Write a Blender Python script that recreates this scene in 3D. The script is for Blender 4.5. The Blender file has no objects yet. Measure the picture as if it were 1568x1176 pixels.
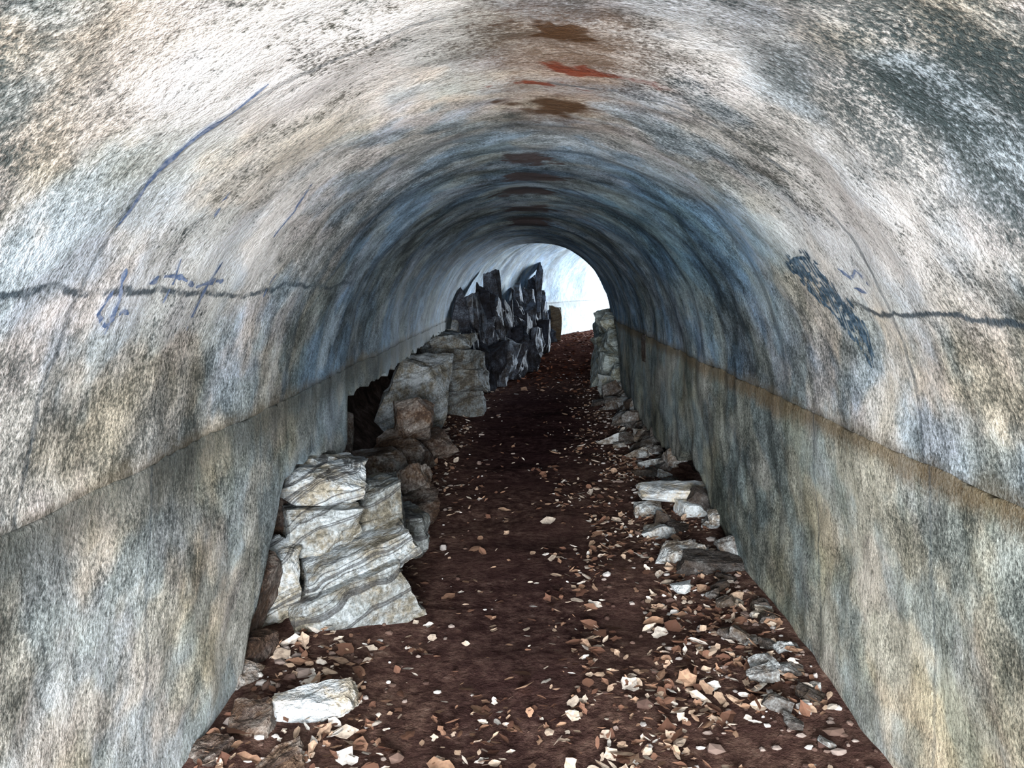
import bpy, bmesh, math, random
from mathutils import Vector, noise, Matrix, Euler
random.seed(7)
scene = bpy.context.scene
scene.view_settings.view_transform = 'Standard'

# ---------------------------------------------------------------- helpers
def lerp_table(t, y):
    if y <= t[0][0]: return t[0][1]
    for (a, va), (b, vb) in zip(t, t[1:]):
        if y <= b:
            return va + (vb - va) * (y - a) / (b - a)
    return t[-1][1]

def sstep(a, b, x):
    t = max(0., min(1., (x - a) / (b - a)))
    return t * t * (3 - 2 * t)

KB = .024
def xc(y):
    d = -.12 * sstep(1.0, 9.0, y)
    return d if y < 10 else d + KB * (y - 10) ** 2
def frame(y):
    s = 0 if y < 10 else 2 * KB * (y - 10)
    l = math.sqrt(1 + s * s)
    return 1 / l, -s / l
def place(x, y):
    nx, ny = frame(y)
    return xc(y) + x * nx, y + x * ny

def fbm(p, s, o=4):
    return noise.fractal(Vector(p) * s, 1.0, 2.0, o)

class N:
    def __init__(self, name, rough=0.9):
        self.mat = bpy.data.materials.new(name)
        self.mat.use_nodes = True
        self.nt = self.mat.node_tree
        self.b = self.nt.nodes['Principled BSDF']
        self.b.inputs['Roughness'].default_value = rough
        self.b.inputs['Specular IOR Level'].default_value = 0.2
    def put(self, sock, v):
        if isinstance(v, bpy.types.NodeSocket): self.nt.links.new(v, sock)
        elif v is not None: sock.default_value = v
    def new(self, t): return self.nt.nodes.new(t)
    def m(self, op, a, b=0.0, clamp=False):
        n = self.new('ShaderNodeMath'); n.operation = op; n.use_clamp = clamp
        self.put(n.inputs[0], a); self.put(n.inputs[1], b)
        return n.outputs[0]
    def vm(self, op, a, b):
        n = self.new('ShaderNodeVectorMath'); n.operation = op
        self.put(n.inputs[0], a); self.put(n.inputs[1], b)
        return n.outputs['Value'] if op in ('LENGTH', 'DISTANCE') else n.outputs[0]
    def mix(self, f, a, b, mode='MIX'):
        n = self.new('ShaderNodeMix'); n.data_type = 'RGBA'; n.blend_type = mode
        self.put(n.inputs[0], f)
        for i, v in ((6, a), (7, b)):
            if isinstance(v, tuple) and len(v) == 3: v = (*v, 1)
            self.put(n.inputs[i], v)
        return n.outputs[2]
    def noise(self, vec, sc, det=4, ro=0.55, dist=0.0):
        n = self.new('ShaderNodeTexNoise')
        self.put(n.inputs['Vector'], vec)
        n.inputs['Scale'].default_value = sc; n.inputs['Detail'].default_value = det
        n.inputs['Roughness'].default_value = ro; n.inputs['Distortion'].default_value = dist
        return n.outputs[0]
    def noisec(self, vec, sc, det=3):
        n = self.new('ShaderNodeTexNoise')
        self.put(n.inputs['Vector'], vec)
        n.inputs['Scale'].default_value = sc; n.inputs['Detail'].default_value = det
        return n.outputs[1]
    def mr(self, v, a, b, c=0.0, d=1.0):
        n = self.new('ShaderNodeMapRange'); n.interpolation_type = 'SMOOTHSTEP'
        self.put(n.inputs[0], v)
        for i, k in enumerate((a, b, c, d)): n.inputs[i + 1].default_value = k
        return n.outputs[0]
    def ramp(self, f, stops):
        n = self.new('ShaderNodeValToRGB'); cr = n.color_ramp
        while len(cr.elements) < len(stops): cr.elements.new(0.5)
        for e, (p, c) in zip(cr.elements, stops):
            e.position = p; e.color = (*c, 1)
        self.put(n.inputs[0], f)
        return n.outputs[0]
    def sep(self, v):
        n = self.new('ShaderNodeSeparateXYZ'); self.put(n.inputs[0], v); return n.outputs
    def comb(self, x, y, z=0.0):
        n = self.new('ShaderNodeCombineXYZ')
        for i, k in enumerate((x, y, z)): self.put(n.inputs[i], k)
        return n.outputs[0]
    def spot(self, P, c, r, a=0.6, b=1.1):
        d = self.vm('SUBTRACT', P, c); d = self.vm('DIVIDE', d, r)
        return self.mr(self.vm('LENGTH', d, (0, 0, 0)), a, b, 1.0, 0.0)
    def bump(self, h, dist, strength=1.0):
        n = self.new('ShaderNodeBump')
        n.inputs['Strength'].default_value = strength; n.inputs['Distance'].default_value = dist
        self.put(n.inputs['Height'], h)
        self.nt.links.new(n.outputs[0], self.b.inputs['Normal'])

# ---------------------------------------------------------------- concrete
def concrete(name, kind):
    n = N(name, 0.85)
    P = n.new('ShaderNodeNewGeometry').outputs['Position']
    uvn = n.new('ShaderNodeUVMap'); uvn.uv_map = 'UVMap'
    u, v, _ = n.sep(uvn.outputs[0])
    px, py, pz = n.sep(P)
    wob = n.noisec(P, 3.0, 3)
    wx, wy, wz = n.sep(wob)
    wc = n.vm('SUBTRACT', wob, (.5, .5, .5))
    Pd = n.vm('ADD', P, n.vm('MULTIPLY', wc, (.5, .5, .5)))
    big = n.noise(P, 1.4, 4, 0.62)
    mid = n.noise(P, 8.0, 6, 0.74)
    streak = n.noise(n.comb(n.m('ADD', n.m('MULTIPLY', u, 17), n.m('MULTIPLY', v, 3)), n.m('MULTIPLY', v, 8)), 1.0, 3, 0.7, 0.3)
    grain = n.noise(P, 95, 2, 0.8)
    t = n.m('ADD', n.m('MULTIPLY', big, 0.66), n.m('MULTIPLY', mid, 0.60 if kind == 'vault' else .50))
    t = n.m('ADD', t, n.m('MULTIPLY', streak, 0.16))
    t = n.m('ADD', t, n.m('MULTIPLY', grain, 0.56))
    off = .04 if kind == 'vault' else -.01
    t = n.mr(t, 0.74 + off, 1.15 + off)
    col = n.ramp(t, [(0, (.075, .085, .085)), (.25, (.24, .25, .245)), (.5, (.44, .445, .435)), (.75, (.68, .68, .67)), (1, (.96, .96, .96))])
    blue = n.mr(wx, .45, .57)
    warm = n.mr(n.noise(n.vm('ADD', P, (9, 3, 5)), 1.5, 3, .6), .45, .62)
    lilac = n.mr(wz, .5, .60)
    col = n.mix(n.m('MULTIPLY', warm, .60), col, (1.0, .88, .66), 'MULTIPLY')
    col = n.mix(n.m('MULTIPLY', blue, .80 if kind == 'vault' else .65), col, (.66, .83, 1.0), 'MULTIPLY')
    col = n.mix(n.m('MULTIPLY', lilac, .35), col, (.97, .87, .93), 'MULTIPLY')
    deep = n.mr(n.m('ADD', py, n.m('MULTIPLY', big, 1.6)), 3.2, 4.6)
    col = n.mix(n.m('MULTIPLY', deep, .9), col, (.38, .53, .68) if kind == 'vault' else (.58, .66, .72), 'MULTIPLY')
    dark = []
    wline = n.m('ADD', n.m('MULTIPLY', n.m('SUBTRACT', wy, .5), .12), n.m('MULTIPLY', n.m('SUBTRACT', mid, .5), .06))
    def line(coord, val, w, gate=None, strength=1.0):
        d = n.m('ABSOLUTE', n.m('SUBTRACT', n.m('ADD', coord, wline), val))
        k = n.mr(d, w * .25, w, strength, 0.0)
        return n.m('MULTIPLY', k, gate) if gate is not None else k
    brk = n.mr(mid, .40, .52, .25, 1)
    if kind == 'vault':
        left = n.mr(px, -.22, -.18, 1, 0); right = n.mr(px, .0, .04, 0, 1)
        near = n.mr(py, 3.6, 4.4, 1, 0)
        dark.append(n.m('MULTIPLY', line(pz, 1.47, .013, left, .9), n.m('MULTIPLY', near, brk)))
        dark.append(n.m('MULTIPLY', line(pz, 1.41, .012, right, .9), n.mr(py, 2.35, 2.55, 1, 0)))
        dark.append(line(py, 1.62, .014, left, .5))
        dark.append(n.m('MULTIPLY', line(py, 2.2, .018, right, .6), brk))
        fr = n.m('SUBTRACT', n.m('PINGPONG', n.m('SUBTRACT', n.m('ADD', py, wline), 3.3), .75), 0)
        dark.append(n.m('MULTIPLY', n.mr(fr, .01, .045, .5, 0), n.mr(py, 3.0, 3.2)))
        col = n.mix(n.m('MULTIPLY', n.spot(Pd, (.04, 2.15, 2.05), (.28, .9, .4), .2, 1.2), .5), col, (.34, .20, .12))
        Pm = n.vm('ADD', P, n.vm('MULTIPLY', wc, (.4, .18, 0)))
        Pm = n.vm('ADD', Pm, n.vm('MULTIPLY', n.vm('SUBTRACT', n.noisec(P, 12, 2), (.5, .5, .5)), (.30, .15, 0)))
        for c, r in (((.03, 1.74, 2.05), (.07, .06, .3)), ((.10, 2.04, 2.05), (.18, .055, .3)), ((.04, 2.2, 2.05), (.12, .035, .3)), ((-.0, 2.48, 2.05), (.19, .16, .3)),
                     ((-.06, 3.5, 2.05), (.13, .16, .3)), ((-.05, 4.1, 2.05), (.16, .2, .3)), ((-.08, 4.9, 2.05), (.24, .25, .3)), ((-.08, 5.9, 2.05), (.24, .4, .3)), ((-.1, 7.3, 2.05), (.26, .6, .3))):
            rc = (.19, .035, .012) if c[1] in (2.04, 2.2) else ((.080, .036, .012) if c[1] < 3 else (.07, .05, .05))
            col = n.mix(n.m('MULTIPLY', n.spot(Pm, c, r, .6, 1.05), .92), col, rc)
        gr = n.mr(n.m('ADD', grain, mid), .88, 1.22, 1.0, .35)
        for c, r, s in (((.66, 1.38, 1.82), (.38, .50, .38), .97), ((-.88, .85, 1.75), (.3, .55, .5), 1.0), ((.42, 1.3, 2.0), (.25, .2, .2), .5), ((-1.0, 1.30, 1.35), (.3, .5, .14), .5),
                        ((.15, 1.45, 2.05), (.25, .2, .3), .5), ((-.25, 3.0, 2.0), (.45, .45, .4), .45)):
            col = n.mix(n.m('MULTIPLY', n.m('MULTIPLY', n.spot(Pd, c, r, .45, 1.25), gr), s), col, (.05, .072, .078))
        for c, r, s in (((-.42, 1.6, 1.95), (.36, .5, .35), .95), ((-.85, 2.2, 1.6), (.4, .6, .4), .45), ((.8, 2.2, 1.62), (.4, .7, .35), .7), ((.35, 1.8, 2.0), (.25, .5, .2), .5)):
            col = n.mix(n.m('MULTIPLY', n.m('MULTIPLY', n.spot(Pd, c, r, .2, 1.3), n.mr(t, .0, .55)), s), col, (.94, .94, .96))
        col = n.mix(n.m('MULTIPLY', n.spot(Pd, (.7, 4.4, 1.75), (.5, 2.0, .5), .3, 1.2), .6), col, (.50, .82, 1.0), 'MULTIPLY')
        # brown band just above the springing joint softens the change of plane
        jn = n.mr(n.m('ADD', pz, wline), 1.0, 1.06, .5, 0)
        col = n.mix(jn, col, (.20, .17, .12))
    else:
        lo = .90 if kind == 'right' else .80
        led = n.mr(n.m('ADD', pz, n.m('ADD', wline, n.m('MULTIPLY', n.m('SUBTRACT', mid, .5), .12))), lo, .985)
        col = n.mix(n.m('MULTIPLY', led, .72), col, (.20, .14, .08) if kind == 'right' else (.10, .11, .11))  # left: shade under the ledge painted as a dark band; right: brown strip
        drip = n.mr(n.noise(n.comb(n.m('MULTIPLY', u, 9), n.m('MULTIPLY', v, 1.6)), 1, 3, .6), .5, .68)
        col = n.mix(n.m('MULTIPLY', drip, .35), col, (.64, .66, .58), 'MULTIPLY')
        if kind == 'right':
            col = n.mix(.8, col, (.84, .82, .69), 'MULTIPLY')
        else:
            col = n.mix(.6, col, (.90, .90, .83), 'MULTIPLY')
        dark.append(line(py, 2.15, .012, None, .4))
        dark.append(n.m('MULTIPLY', line(py, 3.0, .012, None, .5), brk))
    dk = dark[0]
    for d in dark[1:]: dk = n.m('MAXIMUM', dk, d)
    col = n.mix(dk, col, (.04, .065, .09))
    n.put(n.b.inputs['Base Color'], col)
    h = n.m('ADD', n.m('MULTIPLY', grain, .25), n.m('ADD', n.m('MULTIPLY', streak, .45), n.m('MULTIPLY', mid, .9)))
    n.bump(h, .010)
    return n.mat

# ---------------------------------------------------------------- tunnel shell
YE = 24.0
ys = []
y = -3.0
while y < YE:
    ys.append(y)
    y += 0.035 if 1.0 < y < 6 else (.07 if y < 14 else .2)
Z0L = [(-3, -.2), (2.7, -.2), (2.88, .02), (2.98, .21), (3.2, .50), (3.28, .66), (3.46, .71), (4.0, .64), (4.38, .56), (4.46, .60), (4.54, .84),
       (6.7, .84), (8.5, .9), (12, .9), (13, .5), (15, -.2), (30, -.2)]
Z0R = [(-3, -.2), (3.9, -.2), (4.13, .02), (4.74, .16), (5.2, .28), (5.4, .36), (5.8, .2), (7, .15), (9.5, .22), (9.8, .94), (11.8, .94), (12.3, -.2), (30, -.2)]
ZS = 1.0; R = 1.05

def surface(name, rows, mat, thick=0.12):
    me = bpy.data.meshes.new(name)
    nv = len(rows[0]); verts = []; uvs = []
    for r in rows:
        for p, uv in r: verts.append(p); uvs.append(uv)
    faces = []
    for i in range(len(rows) - 1):
        for j in range(nv - 1):
            a = i * nv + j
            faces.append((a, a + 1, a + nv + 1, a + nv))
    me.from_pydata(verts, [], faces)
    ul = me.uv_layers.new(name='UVMap')
    for l in me.loops: ul.data[l.index].uv = uvs[l.vertex_index]
    for p in me.polygons: p.use_smooth = True
    me.materials.append(mat)
    ob = bpy.data.objects.new(name, me); scene.collection.objects.link(ob)
    if thick:
        s = ob.modifiers.new('thickness', 'SOLIDIFY'); s.thickness = abs(thick); s.offset = 1 if thick > 0 else -1
    return ob

def vault_r(y, a):
    step = .010 * math.floor(noise.noise(Vector((math.floor((y + .4) / 1.5) * 3.7, 0, 0))) * 3)
    return R + .03 * fbm((math.cos(a) * 1.05, y, math.sin(a)), 1.3) + step * math.sin(a)

def wall(side):
    rows = []; tab = Z0L if side < 0 else Z0R; K = 44
    for y in ys:
        z0 = lerp_table(tab, y)
        if z0 > -.1: z0 += .05 * noise.noise(Vector((y * 6, side, 0))) + .02 * noise.noise(Vector((y * 21, side, 4)))
        chip = .012 * noise.noise(Vector((y * 5.0, side * 3, 7))) + .010 * noise.noise(Vector((y * 19, side, 3)))
        rs = vault_r(y, 0 if side > 0 else math.pi)
        row = []
        for j in range(K + 1):
            if j < K - 3:
                z = z0 + (ZS - .010 - z0) * j / (K - 4); ins = .005
            else:
                z = ZS + (-.005, 0, .001, .002)[j - K + 3]; ins = (.0045, .002, -.01, -.05)[j - K + 3]
            zz = z + chip * sstep(.75, 1, z)
            rf = R + .022 * fbm((side, y, z), 1.6)
            k = sstep(.55, .95, z)
            x = rf * (1 - k) + rs * k - ins + .006 * noise.noise(Vector((y * 11, z * 9, side))) * (1 - .6 * k)
            x += .02 * (1 - min(z, 1))
            X, Y = place(side * x, y)
            row.append(((X, Y, zz), (y, z)))
        rows.append(row)
    return rows

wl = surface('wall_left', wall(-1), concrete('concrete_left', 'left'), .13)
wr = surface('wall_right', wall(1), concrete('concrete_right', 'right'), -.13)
rows = []
for y in ys:
    row = []; K = 110
    for j in range(K + 1):
        a = math.pi - math.pi * j / K
        r = vault_r(y, a)
        X, Y = place(math.cos(a) * r, y)
        row.append(((X, Y, ZS + math.sin(a) * r * (1 + .22 * sstep(11, 15, y))), (y, 1 + (math.pi - a) * 1.05)))
    rows.append(row)
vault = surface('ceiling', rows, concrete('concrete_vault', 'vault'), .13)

# ---------------------------------------------------------------- graffiti brushed on the vault
gv = []; gf = []
def stroke(side, pts, w):
    dense = []
    for (y0, z0), (y1, z1) in zip(pts, pts[1:]):
        m_ = max(2, int(math.hypot(y1 - y0, z1 - z0) / .012))
        dense += [(y0 + (y1 - y0) * k / m_, z0 + (z1 - z0) * k / m_) for k in range(m_)]
    dense.append(pts[-1])
    dense = [(a + .018 * noise.noise(Vector((a * 9, b * 9, 1))), b + .018 * noise.noise(Vector((a * 9, b * 9, 8)))) for a, b in dense]
    o = len(gv)
    for i, (y, z) in enumerate(dense):
        a0 = dense[max(0, i - 1)]; a1 = dense[min(len(dense) - 1, i + 1)]
        dy, dz = a1[0] - a0[0], a1[1] - a0[1]; l = math.hypot(dy, dz) or 1
        ww = w * (.3 + 1.5 * abs(noise.noise(Vector((y * 35, z * 35, side))))) * (1 if 0 < i < len(dense) - 1 else .3)
        for sg in (-1, 1):
            yy = y - dz / l * ww * sg; zz = z + dy / l * ww * sg
            ang = math.asin(min(1, (zz - 1) / 1.05)); ang = ang if side > 0 else math.pi - ang
            r = vault_r(yy, ang) - .004
            gv.append((xc(yy) + math.cos(ang) * r, yy, ZS + math.sin(ang) * r))
    for i in range(len(dense) - 1):
        if noise.noise(Vector((dense[i][0] * 40, dense[i][1] * 40, 30 + w * 100))) < -.28: continue
        b = o + 2 * i; gf.append((b, b + 1, b + 3, b + 2))
def graffiti(name, strokes, colr, colr2):
    global gv, gf
    gv = []; gf = []
    for s in strokes: stroke(*s)
    me = bpy.data.meshes.new(name); me.from_pydata(gv, [], gf)
    g = N(name + '_paint', .8); P = g.new('ShaderNodeNewGeometry').outputs['Position']
    g.put(g.b.inputs['Base Color'], g.mix(g.mr(g.noise(P, 60, 3, .7), .40, .62), colr, colr2))
    me.materials.append(g.mat)
    scene.collection.objects.link(bpy.data.objects.new(name, me))
S_ = []
rg = random.Random(5)
for i in range(19):
    f = i / 18; yy = 2.84 - .38 * f
    top = 1.565 + .02 * math.sin(f * 3) if f < .7 else 1.55 - .5 * (f - .7)
    bot = 1.52 - .28 * f
    S_.append((1, [(yy + .02, top + rg.uniform(-.02, .02)), (yy, (top + bot) / 2), (yy - .02, bot + rg.uniform(-.02, .02))], .011))
S_ += [(1, [(2.84, 1.56), (2.70, 1.58), (2.56, 1.55)], .010), (1, [(2.84, 1.52), (2.68, 1.42), (2.52, 1.29), (2.47, 1.23)], .010), (1, [(2.48, 1.45), (2.44, 1.34), (2.46, 1.24)], .01)]
graffiti('graffiti_scribble', S_, (.025, .055, .09), (.12, .19, .27))
graffiti('graffiti_lines', [(-1, [(2.27, 1.54), (2.25, 1.47), (2.25, 1.36)], .013), (-1, [(1.75, 1.48), (1.72, 1.43), (1.77, 1.40), (1.82, 1.43), (1.85, 1.42)], .009),
    (-1, [(1.76, 1.53), (1.79, 1.46), (1.78, 1.38)], .009), (-1, [(1.9, 1.50), (2.05, 1.51), (2.2, 1.49), (2.35, 1.49)], .009), (-1, [(2.0, 1.55), (2.03, 1.50), (2.02, 1.44)], .008),
    (-1, [(1.61, 1.60), (1.60, 1.68), (1.58, 1.76), (1.57, 1.84), (1.56, 1.90)], .011), (1, [(2.42, 1.53), (2.36, 1.50), (2.30, 1.52), (2.26, 1.48)], .009),
    (1, [(2.38, 1.47), (2.31, 1.46)], .008), (-1, [(2.4, 1.80), (2.5, 1.72), (2.5, 1.64)], .010), (-1, [(2.8, 1.52), (2.78, 1.44)], .010), (-1, [(1.95, 1.72), (2.0, 1.66)], .009)], (.09, .15, .30), (.28, .34, .48))

# ---------------------------------------------------------------- floor + earth banks
def gz(x, y):
    d = abs(x - xc(y))
    return .02 * fbm((x, y, 0), 1.8) + .05 * sstep(.5, 1.05, d) + .2 * sstep(12, 18, y)

fm = N('damp_earth', 1.0)
fm.b.inputs['Specular IOR Level'].default_value = 0.0
P = fm.new('ShaderNodeNewGeometry').outputs['Position']
t = fm.noise(P, 13, 7, .78)
t2 = fm.noise(P, 1.6, 4)
c = fm.ramp(t, [(.3, (.038, .021, .019)), (.46, (.105, .060, .052)), (.60, (.24, .15, .12)), (.74, (.46, .35, .29))])
c = fm.mix(fm.mr(t2, .4, .65, 0, .6), c, (.105, .058, .052))
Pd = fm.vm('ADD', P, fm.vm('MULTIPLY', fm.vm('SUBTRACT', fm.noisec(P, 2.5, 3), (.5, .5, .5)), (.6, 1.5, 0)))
damp_dim = fm.m('MAXIMUM', fm.spot(Pd, (-.12, 8.4, 0), (.8, 4.0, 9), .35, 1.1), fm.m('MULTIPLY', fm.spot(Pd, (-.1, 3.6, 0), (.5, 1.8, 9), .3, 1.1), .6))  # mid-tunnel light falloff painted dark; nearer spot is the damp centre path
c = fm.mix(fm.m('MULTIPLY', damp_dim, .80), c, (.30, .24, .36), 'MULTIPLY')
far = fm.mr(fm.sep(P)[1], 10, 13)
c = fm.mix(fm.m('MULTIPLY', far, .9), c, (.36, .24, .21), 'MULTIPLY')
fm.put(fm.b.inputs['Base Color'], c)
fm.bump(fm.noise(P, 30, 5, .7), .03)

rows = []
fy = [-3 + .06 * i for i in range(int(18 / .06))] + [15 + .2 * i for i in range(50)]
for y in fy:
    row = []
    for k in range(61):
        X, Y = place(-1.25 + 2.5 * k / 60, y)
        row.append(((X, Y, gz(xc(y) - 1.25 + 2.5 * k / 60, y)), (X, y)))
    rows.append(row)
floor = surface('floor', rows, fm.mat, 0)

em = N('dark_earth_rock', .95)
em.b.inputs['Specular IOR Level'].default_value = 0.0
P = em.new('ShaderNodeNewGeometry').outputs['Position']
em.put(em.b.inputs['Base Color'], em.ramp(em.noise(P, 6, 6, .7), [(.3, (.012, .009, .008)), (.55, (.045, .032, .027)), (.75, (.12, .09, .08))]))
em.bump(em.noise(P, 14, 4, .7), .06)
def bank(side, prof, name):
    rows = []
    y = -3.0
    while y < YE + .1:
        row = []
        for k in range(41):
            s = k / 40 * (len(prof) - 1); i = min(int(s), len(prof) - 2); f = s - i
            x = prof[i][0] + (prof[i + 1][0] - prof[i][0]) * f; z = prof[i][1] + (prof[i + 1][1] - prof[i][1]) * f
            d = .10 * fbm((x, y, z), 2.5) * (1 if 0 < s < len(prof) - 1.5 else 0)
            X, Y = place(side * (x + d), y)
            row.append(((X, Y, z + d * .6), (y, s)))
        rows.append(row); y += .1
    return surface(name, rows, em.mat, 0)
bank(-1, [(1.12, -.03), (1.4, .06), (1.65, .3), (1.75, .75), (1.55, 1.2), (1.24, 1.35)], 'earth_bank')
bank(1, [(1.12, -.03), (1.3, .06), (1.45, .35), (1.5, .7), (1.4, 1.1), (1.24, 1.35)], 'earth_bank')

# ---------------------------------------------------------------- rocks
def rock(bt, c, dims, rot=(0, 0, 0), seed=0, cuts=9, planes=7, rough=.025, strata=.05, jit=.13, depth=.83, sf=3.2):
    rnd = random.Random(seed)
    b = bmesh.new(); bmesh.ops.create_cube(b, size=2.0)
    bmesh.ops.subdivide_edges(b, edges=b.edges[:], cuts=cuts, use_grid_fill=True)
    cj = {(i, j, k): Vector([rnd.uniform(-jit, jit) * 2 for _ in range(3)]) for i in (0, 1) for j in (0, 1) for k in (0, 1)}
    pl = []
    for _ in range(planes):
        n_ = Vector([rnd.choice((-1, 1)) * rnd.uniform(.35, 1) for _ in range(3)]).normalized()
        pl.append((n_, rnd.uniform(depth, depth + .3) * (abs(n_.x) + abs(n_.y) + abs(n_.z)) * .78))
    M = Euler(rot).to_matrix(); off = Vector((seed * 3.1, seed * 1.7, seed * .9))
    sm = min(dims)
    for v in b.verts:
        p = v.co.copy(); q = Vector()
        for (i, j, k), d in cj.items():
            w = (((1 + p.x) if i else (1 - p.x)) * ((1 + p.y) if j else (1 - p.y)) * ((1 + p.z) if k else (1 - p.z))) / 8
            q += d * w
        p += q
        for n_, d in pl:
            e = p.dot(n_) - d
            if e > 0: p -= n_ * e
        if strata:
            s = noise.cell(Vector((0, 0, p.z * sf + seed)))
            p.x *= 1 + strata * (s * 2 - 1); p.y *= 1 + strata * (noise.cell(Vector((5, 0, p.z * sf + seed))) * 2 - 1)
        q = Vector((p.x * dims[0] / 2, p.y * dims[1] / 2, p.z * dims[2] / 2))
        f = fbm(q + off, 5 / max(.15, sm * 2), 4)
        dv = noise.noise_vector((q + off) * 14)
        q += q.normalized() * f * rough + dv * rough * .35
        v.co = M @ q + Vector(c)
    me = bpy.data.meshes.new('tmp'); b.to_mesh(me); b.free()
    bt.from_mesh(me); bpy.data.meshes.remove(me)

def stone_mat(name, stops, crack=.5, lay=22, lw=.35, tilt=-.35):
    n = N(name, .85)
    g = n.new('ShaderNodeNewGeometry'); P = g.outputs['Position']; rnd_ = g.outputs['Random Per Island']
    a = n.noise(P, 6, 6, .72); b = n.noise(P, 60, 3, .7)
    x, y_, z = n.sep(P)
    zz = n.m('ADD', n.m('ADD', z, n.m('MULTIPLY', x, tilt)), n.m('MULTIPLY', n.noise(P, 3, 2), .2))
    lyr = n.noise(n.comb(0, 0, n.m('MULTIPLY', zz, lay)), 1, 3, .6)
    t = n.m('ADD', n.m('MULTIPLY', a, .85 - lw), n.m('ADD', n.m('MULTIPLY', b, .35), n.m('MULTIPLY', lyr, lw)))
    t = n.m('ADD', t, n.m('MULTIPLY', n.m('SUBTRACT', rnd_, .5), .22))
    c = n.ramp(n.mr(t, .40, .80), stops)
    c = n.mix(n.m('MULTIPLY', n.mr(a, .42, .58), .8), c, (.76, .88, 1.0), 'MULTIPLY')
    c = n.mix(n.m('MULTIPLY', n.mr(a, .40, .50, 1, 0), .7), c, (1.0, .90, .72), 'MULTIPLY')
    ck = n.mr(n.m('ABSOLUTE', n.m('SUBTRACT', lyr, .45)), .004, .02, crack, 0)
    c = n.mix(ck, c, (.04, .04, .045))
    n.put(n.b.inputs['Base Color'], c)
    n.bump(t, .035)
    return n.mat

PALE = stone_mat('pale_limestone', [(0, (.06, .06, .055)), (.3, (.19, .19, .175)), (.6, (.38, .38, .36)), (1, (.76, .76, .76))], .75, 10, .20, -.45)
GREY = stone_mat('grey_stone', [(0, (.03, .03, .032)), (.4, (.12, .12, .115)), (.75, (.28, .29, .28)), (1, (.58, .58, .58))], .4, 9, .18)
DARK = stone_mat('dark_slate', [(0, (.010, .010, .015)), (.4, (.04, .042, .054)), (.7, (.10, .105, .125)), (1, (.28, .31, .36))], .2, 8, .15)

def finish(bm, name, mat, smooth=False):
    me = bpy.data.meshes.new(name); bm.to_mesh(me); bm.free()
    me.materials.append(mat)
    ob = bpy.data.objects.new(name, me); scene.collection.objects.link(ob)
    return ob

# big split boulder pushed through the broken left lining (layers rise to the right)
bm = bmesh.new()
rock(bm, (-.91, 3.64, .09), (.52, .62, .25), (0.02, -.24, .42), 3, 20, 5, .018, .03, .06, sf=1.3)
rock(bm, (-.89, 3.74, .25), (.51, .60, .17), (0.02, -.28, .42), 8, 18, 5, .018, .03, .06, sf=1.3)
rock(bm, (-1.02, 3.64, .40), (.34, .40, .20), (0.0, -.12, .38), 5, 16, 7, .018, .02, .12, sf=1.3)
rock(bm, (-.79, 3.88, .40), (.26, .44, .25), (0.05, -.08, .25), 11, 16, 7, .018, .02, .13, sf=1.3)
rock(bm, (-1.04, 3.76, .565), (.42, .44, .15), (.0, .06, .35), 14, 16, 6, .020, .02, .13, sf=1.3)
rock(bm, (-.72, 4.08, .22), (.2, .3, .2), (.1, .2, .5), 17, 10, 7, .012, .03, .12)
rock(bm, (-1.13, 3.42, .22), (.14, .2, .3), (.1, 0, .4), 18, 10, 7, .012, .03, .12)
finish(bm, 'boulder', PALE)

bm = bmesh.new()
rock(bm, (-.77, 2.72, .055), (.24, .12, .10), (.1, -.10, .25), 21, 12, 8, .014, .0, .14, .75)
finish(bm, 'concrete_block', stone_mat('old_concrete', [(0, (.2, .19, .18)), (.4, (.42, .41, .39)), (1, (.85, .84, .83))], .3, 8, .1))

bm = bmesh.new()
rock(bm, (-1.25, 7.85, .34), (.58, .40, .86), (.05, .28, .2), 31, 16, 6, .025, .03, .10, sf=1.2)
finish(bm, 'leaning_slab', GREY)
bm = bmesh.new()
S = [(-.92, 8.9, .14, .58, .55, .30), (-.90, 8.95, .40, .52, .5, .24), (-.94, 8.95, .62, .48, .45, .22), (-.98, 9.0, .80, .40, .45, .16),
     (-1.3, 8.5, .2, .45, .5, .4), (-1.35, 8.7, .5, .4, .5, .3), (-1.18, 9.7, .3, .5, .6, .6), (-1.25, 9.8, .7, .5, .6, .35), (-1.25, 10.4, .3, .5, .6, .6), (-1.28, 10.4, .8, .45, .6, .4)]
for i, s in enumerate(S):
    rock(bm, s[:3], s[3:], (random.uniform(-.08, .08), random.uniform(-.12, .12), random.uniform(-.3, .3)), 40 + i, 9, 6, .02, .03, .12, sf=1.5)
finish(bm, 'stacked_stones', GREY)
bm = bmesh.new()
S = [(-.76, 4.95, .09, .26, .24, .18), (-.80, 5.05, .24, .2, .2, .15), (-.95, 4.7, .1, .25, .25, .2), (-1.15, 5.6, .15, .45, .4, .28), (-1.08, 6.1, .12, .40, .4, .26), (-1.45, 5.4, .4, .3, .6, .4),
     (-.95, 6.7, .1, .35, .3, .2), (-1.02, 6.3, .42, .32, .3, .26), (-1.15, 3.05, .05, .16, .2, .16), (-1.12, 2.9, .03, .15, .15, .12), (-.95, 2.6, .03, .16, .14, .1), (-1.02, 2.45, .03, .14, .14, .10), (-1.2, 3.2, .25, .25, .3, .3),
     (-.8, 2.42, .02, .14, .1, .08), (-1.35, 3.9, .3, .4, .8, .6), (-1.35, 4.5, .25, .4, .5, .4)]
for i, s in enumerate(S):
    rock(bm, s[:3], s[3:], [random.uniform(-.4, .4) for _ in range(3)], 70 + i, 9, 8, .015, .02, .16, .75)
finish(bm, 'fallen_rocks', stone_mat('brown_rock', [(0, (.025, .016, .014)), (.4, (.10, .068, .054)), (.75, (.28, .22, .18)), (1, (.6, .52, .46))], .3, 12, .2))

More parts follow.
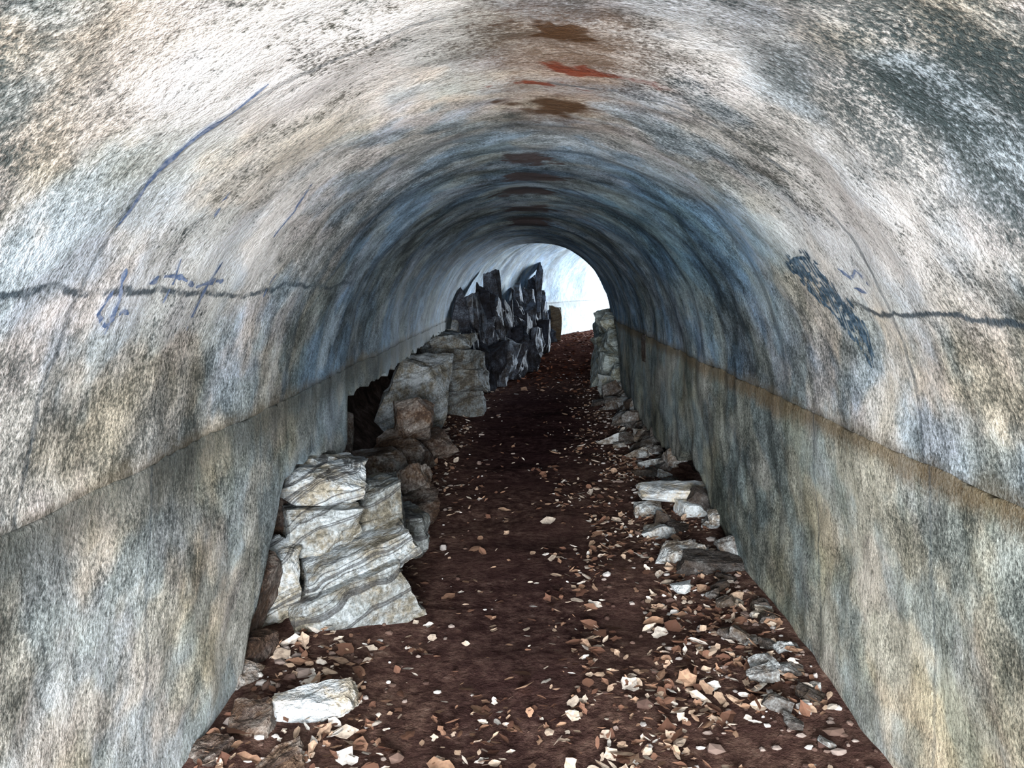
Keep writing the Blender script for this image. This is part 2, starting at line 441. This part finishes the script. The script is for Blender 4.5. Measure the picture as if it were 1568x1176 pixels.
# jagged upright slate slabs further in
bm = bmesh.new()
S = [(-1.2, 10.9, 1.22, .34), (-1.12, 11.2, 1.15, .30), (-1.02, 11.4, 1.32, .29), (-.93, 11.8, 1.34, .27), (-.84, 12.1, 1.44, .24), (-.76, 12.4, 1.46, .20), (-.70, 12.8, 1.30, .2), (-.62, 13.3, 1.10, .24),
     (-.55, 13.8, 1.0, .24), (-.46, 14.4, 1.02, .24), (-.38, 15.0, 1.25, .22), (-.28, 15.8, 1.42, .20), (-.15, 16.8, 1.76, .15), (-.08, 17.2, 1.4, .17), (-.02, 17.6, 1.0, .2), (.10, 18.0, .6, .3),
     (-.9, 11.3, .7, .35), (-.75, 12.0, .75, .35), (-.55, 12.9, .7, .35), (-.4, 13.7, .65, .35), (-.3, 14.8, .7, .3), (-.15, 16, .8, .3)]
for i, (x, y, h, w) in enumerate(S):
    k = .95; x *= k; y *= k; h = 1.5 + (h - 1.5) * k; w *= k
    rock(bm, (x, y, h / 2 - .03), (w, .35, h), (random.uniform(-.08, .08), random.uniform(-.14, .14), random.uniform(-.5, .5)), 100 + i, 9, 10, .03, .02, .24, .60)
    rock(bm, (x + .02, y + .1, h * .42), (w * 1.7, .5, h * .84), (0, random.uniform(-.2, .2), random.uniform(-.5, .5)), 140 + i, 7, 9, .03, .03, .2, .7)
    rock(bm, (x + random.uniform(-.08, .1), y - .12, h * random.uniform(.25, .5)), (w * .6, .2, h * .5), (random.uniform(-.1, .1), random.uniform(-.3, .3), 0), 180 + i, 6, 9, .02, .0, .24, .65)
finish(bm, 'jagged_slate_pile', DARK)
bm = bmesh.new()
rock(bm, (.28, 17.2, .5), (.24, .24, .96), (0, .03, .2), 200, 8, 6, .02, .03, .08)
finish(bm, 'standing_stone', stone_mat('tan_stone', [(0, (.08, .06, .04)), (.5, (.26, .19, .12)), (1, (.45, .36, .25))]))

bm = bmesh.new()
S = [(1.02, 10.5, .15, .50, .5, .32), (.98, 10.5, .42, .42, .5, .28), (1.02, 10.6, .68, .40, .5, .30), (.96, 10.8, .92, .32, .5, .22), (.93, 11.2, .2, .4, .4, .45), (.94, 11.4, .58, .35, .4, .4), (.96, 11.6, .9, .3, .4, .35),
     (1.0, 12.2, .3, .4, .5, .6), (1.02, 12.6, .75, .36, .5, .4), (.95, 9.9, .12, .4, .4, .26), (1.0, 9.9, .34, .34, .36, .22)]
for i, s in enumerate(S):
    rock(bm, s[:3], s[3:], (random.uniform(-.1, .1), random.uniform(-.35, .35), random.uniform(-.3, .3)), 220 + i, 9, 8, .02, .02, .16, .75)
finish(bm, 'stacked_stones', stone_mat('green_grey_stone', [(0, (.05, .055, .055)), (.4, (.24, .27, .25)), (.75, (.5, .54, .5)), (1, (.8, .8, .76))], .4, 12, .2))
bm = bmesh.new()
rock(bm, (.88, 5.12, .14), (.52, .22, .09), (.05, .03, .05), 240, 12, 5, .008, .03, .06)
rock(bm, (.93, 4.95, .06), (.17, .16, .13), (0, .1, .2), 241, 8, 6, .01, .03, .1)
finish(bm, 'flat_slab', stone_mat('white_limestone', [(0, (.25, .24, .22)), (.4, (.52, .51, .48)), (1, (.88, .87, .86))], .3, 8, .1))
bm = bmesh.new()
rock(bm, (.86, 4.05, .04), (.34, .2, .10), (.05, .1, -.1), 245, 10, 6, .012, .03, .1)
for i in range(64):
    y = 4.2 + 5.6 * (i / 64) + random.uniform(-.2, .2); s = random.uniform(.06, .19)
    x = .98 - random.random() ** 1.6 * .35 + random.uniform(0, .1)
    rock(bm, (x, y, s * .12 + max(0, x - .85) * random.uniform(.1, .9)), (s * 1.3, s, s * .7), [random.uniform(-.5, .5) for _ in range(3)], 260 + i, 6, 8, .01, .0, .2, .72)
for i in range(22):
    y = 7.0 + 2.9 * random.random(); s = random.uniform(.12, .24)
    rock(bm, (.93 + random.uniform(-.12, .1), y, s * .35 + random.choice((0, .12))), (s, s, s * .7), [random.uniform(-.5, .5) for _ in range(3)], 330 + i, 6, 8, .01, .0, .2, .72)
for i in range(34):
    y = 2.5 + 1.7 * random.random(); s = random.uniform(.03, .075)
    rock(bm, (.98 - abs(random.gauss(0, .13)), y, s * .2 + .04), (s * 1.3, s, s * .6), [random.uniform(-.4, .4) for _ in range(3)], 400 + i, 5, 8, .004, .0, .2, .72)
rock(bm, (.97, 7.3, .88), (.09, .12, .24), (0, 0, .2), 350, 6, 4, .006, .02, .06)
finish(bm, 'rubble_stones', stone_mat('mixed_rubble', [(0, (.03, .024, .022)), (.4, (.11, .09, .078)), (.75, (.28, .26, .24)), (1, (.75, .73, .7))], .2, 10, .15))

# ---------------------------------------------------------------- gravel + leaf litter
verts = []; faces = []
ico = bmesh.new(); bmesh.ops.create_icosphere(ico, subdivisions=1, radius=1)
iv = [v.co.copy() for v in ico.verts]; ifc = [[v.index for v in f.verts] for f in ico.faces]; ico.free()
for i in range(1900):
    y = 1.8 + 11 * random.random() ** 1.6
    side = 1 if random.random() < .62 else -1
    x = side * (1.04 - abs(random.gauss(0, .34)))
    if abs(x) < .1: continue
    s = random.uniform(.004, .015) * (1 if random.random() < .9 else 2.0)
    o = len(verts); M = Euler([random.uniform(0, 6) for _ in range(3)]).to_matrix()
    sc = Vector((random.uniform(.7, 1.5), random.uniform(.6, 1.2), random.uniform(.4, .8)))
    for v in iv:
        q = M @ (v * random.uniform(.75, 1.2)); verts.append((x + xc(y) + q.x * sc.x * s, y + q.y * sc.y * s, gz(x + xc(y), y) + s * .2 + q.z * sc.z * s))
    faces += [[k + o for k in f] for f in ifc]
me = bpy.data.meshes.new('gravel'); me.from_pydata(verts, [], faces)
gm = N('gravel_mix', .85); g = gm.new('ShaderNodeNewGeometry')
gm.put(gm.b.inputs['Base Color'], gm.ramp(g.outputs['Random Per Island'], [(0, (.07, .04, .035)), (.4, (.18, .12, .10)), (.7, (.38, .33, .31)), (.9, (.68, .66, .66)), (1, (.9, .88, .86))]))
me.materials.append(gm.mat)
scene.collection.objects.link(bpy.data.objects.new('gravel', me))

verts = []; faces = []
def leaf(x, y, z0, s):
    o = len(verts)
    a = random.uniform(0, 6.28); w = random.uniform(.4, .9); curl = random.uniform(-.25, .6)
    M = Euler((random.gauss(0, .3), random.gauss(0, .3), a)).to_matrix()
    z = z0 + .004 + random.random() * .012
    prof = [(-1, .10), (-.6, .7), (-.1, 1), (.4, .75), (.8, .4), (1, .08)]
    for t, ww in prof:
        jag = random.uniform(.45, 1.4)
        for sgn in (-1, 0, 1):
            q = M @ Vector(((t + random.uniform(-.12, .12)) * s, sgn * ww * w * s * jag, (abs(sgn) * ww * curl * .5 + t * t * curl * .4) * s))
            verts.append((x + q.x, y + q.y, z + q.z + .2 * s * abs(curl)))
    for k in range(5):
        for j in range(2):
            b = o + k * 3 + j; faces.append((b, b + 1, b + 4, b + 3))
cnt = 0
NL = 8400; NF = 1700
while cnt < NL:
    y = 1.6 + 12.5 * random.random() ** 1.5
    x = random.uniform(-1.02, 1.02)
    isfar = cnt > NL - NF
    if isfar: y = random.uniform(10.5, 21.5); x = random.uniform(-.95, .95)
    dens = .20 + .9 * sstep(-.05, .75, x) * sstep(9, 4, y) + .4 * sstep(-.5, -1.0, x) + .35 * sstep(3.4, 2.6, y)
    dens *= max(0, .08 + 1.9 * (.42 + noise.noise(Vector((x * 3.5, y * 1.8, 2))) + .5 * noise.noise(Vector((x * 9, y * 5, 6)))))
    dens *= 1 - .8 * sstep(5.5, 8.5, y) * sstep(.75, .45, abs(x))
    dens *= 1 - .6 * sstep(.35, .1, abs(x + .2)) * sstep(2.6, 3.0, y)
    if isfar: dens = .3 + .7 * sstep(15.5, 18, y)
    if random.random() > dens: continue
    X, Y = place(x, y)
    leaf(X, Y, gz(xc(y) + x, y), (random.uniform(.02, .05) if isfar else random.uniform(.005, .024) * (1.9 if random.random() < .16 else 1))); cnt += 1
me = bpy.data.meshes.new('leaf_litter'); me.from_pydata(verts, [], faces)
lm = N('dry_leaves', .8); g = lm.new('ShaderNodeNewGeometry'); P = g.outputs['Position']
lm.b.inputs['Specular IOR Level'].default_value = 0.05
c = lm.ramp(g.outputs['Random Per Island'], [(0, (.11, .055, .04)), (.3, (.24, .13, .09)), (.52, (.44, .28, .19)), (.7, (.66, .51, .39)), (.87, (.84, .74, .64)), (1, (.95, .93, .90))])
c = lm.mix(lm.mr(lm.noise(P, 60, 2), .4, .7, 0, .5), c, (.16, .09, .07))
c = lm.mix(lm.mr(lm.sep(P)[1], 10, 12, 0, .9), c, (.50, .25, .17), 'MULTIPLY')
lm.put(lm.b.inputs['Base Color'], c)
me.materials.append(lm.mat)
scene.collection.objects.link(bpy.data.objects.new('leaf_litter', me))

# ---------------------------------------------------------------- light
def area(name, loc, rot, sx, sy, power, col):
    l = bpy.data.lights.new(name, 'AREA'); l.shape = 'RECTANGLE'; l.size = sx; l.size_y = sy; l.energy = power; l.color = col
    o = bpy.data.objects.new(name, l); o.location = loc; o.rotation_euler = rot; scene.collection.objects.link(o)
area('daylight_entrance', (0, -3.2, 1.4), (math.radians(90), 0, 0), 2.2, 2.0, 1150, (1.0, .985, .96))
ex, ey = place(0, YE + .3)
area('daylight_exit', (ex, ey, 1.4), (math.radians(90), 0, math.radians(180) - math.atan(2 * KB * (YE - 10)) ), 2.2, 2.2, 5200, (.78, .89, 1.0))
w = bpy.data.worlds.new('sky'); scene.world = w; w.use_nodes = True
w.node_tree.nodes['Background'].inputs[0].default_value = (.75, .87, 1, 1)
w.node_tree.nodes['Background'].inputs[1].default_value = 2.0

# ---------------------------------------------------------------- camera
cd = bpy.data.cameras.new('camera'); cd.sensor_width = 36; cd.lens = 28
cd.shift_x = -.0293; cd.shift_y = -.1008; cd.clip_start = .02
co = bpy.data.objects.new('camera', cd); co.location = (0, 0, 1.5); co.rotation_euler = (math.radians(90), 0, 0)
scene.collection.objects.link(co); scene.camera = co
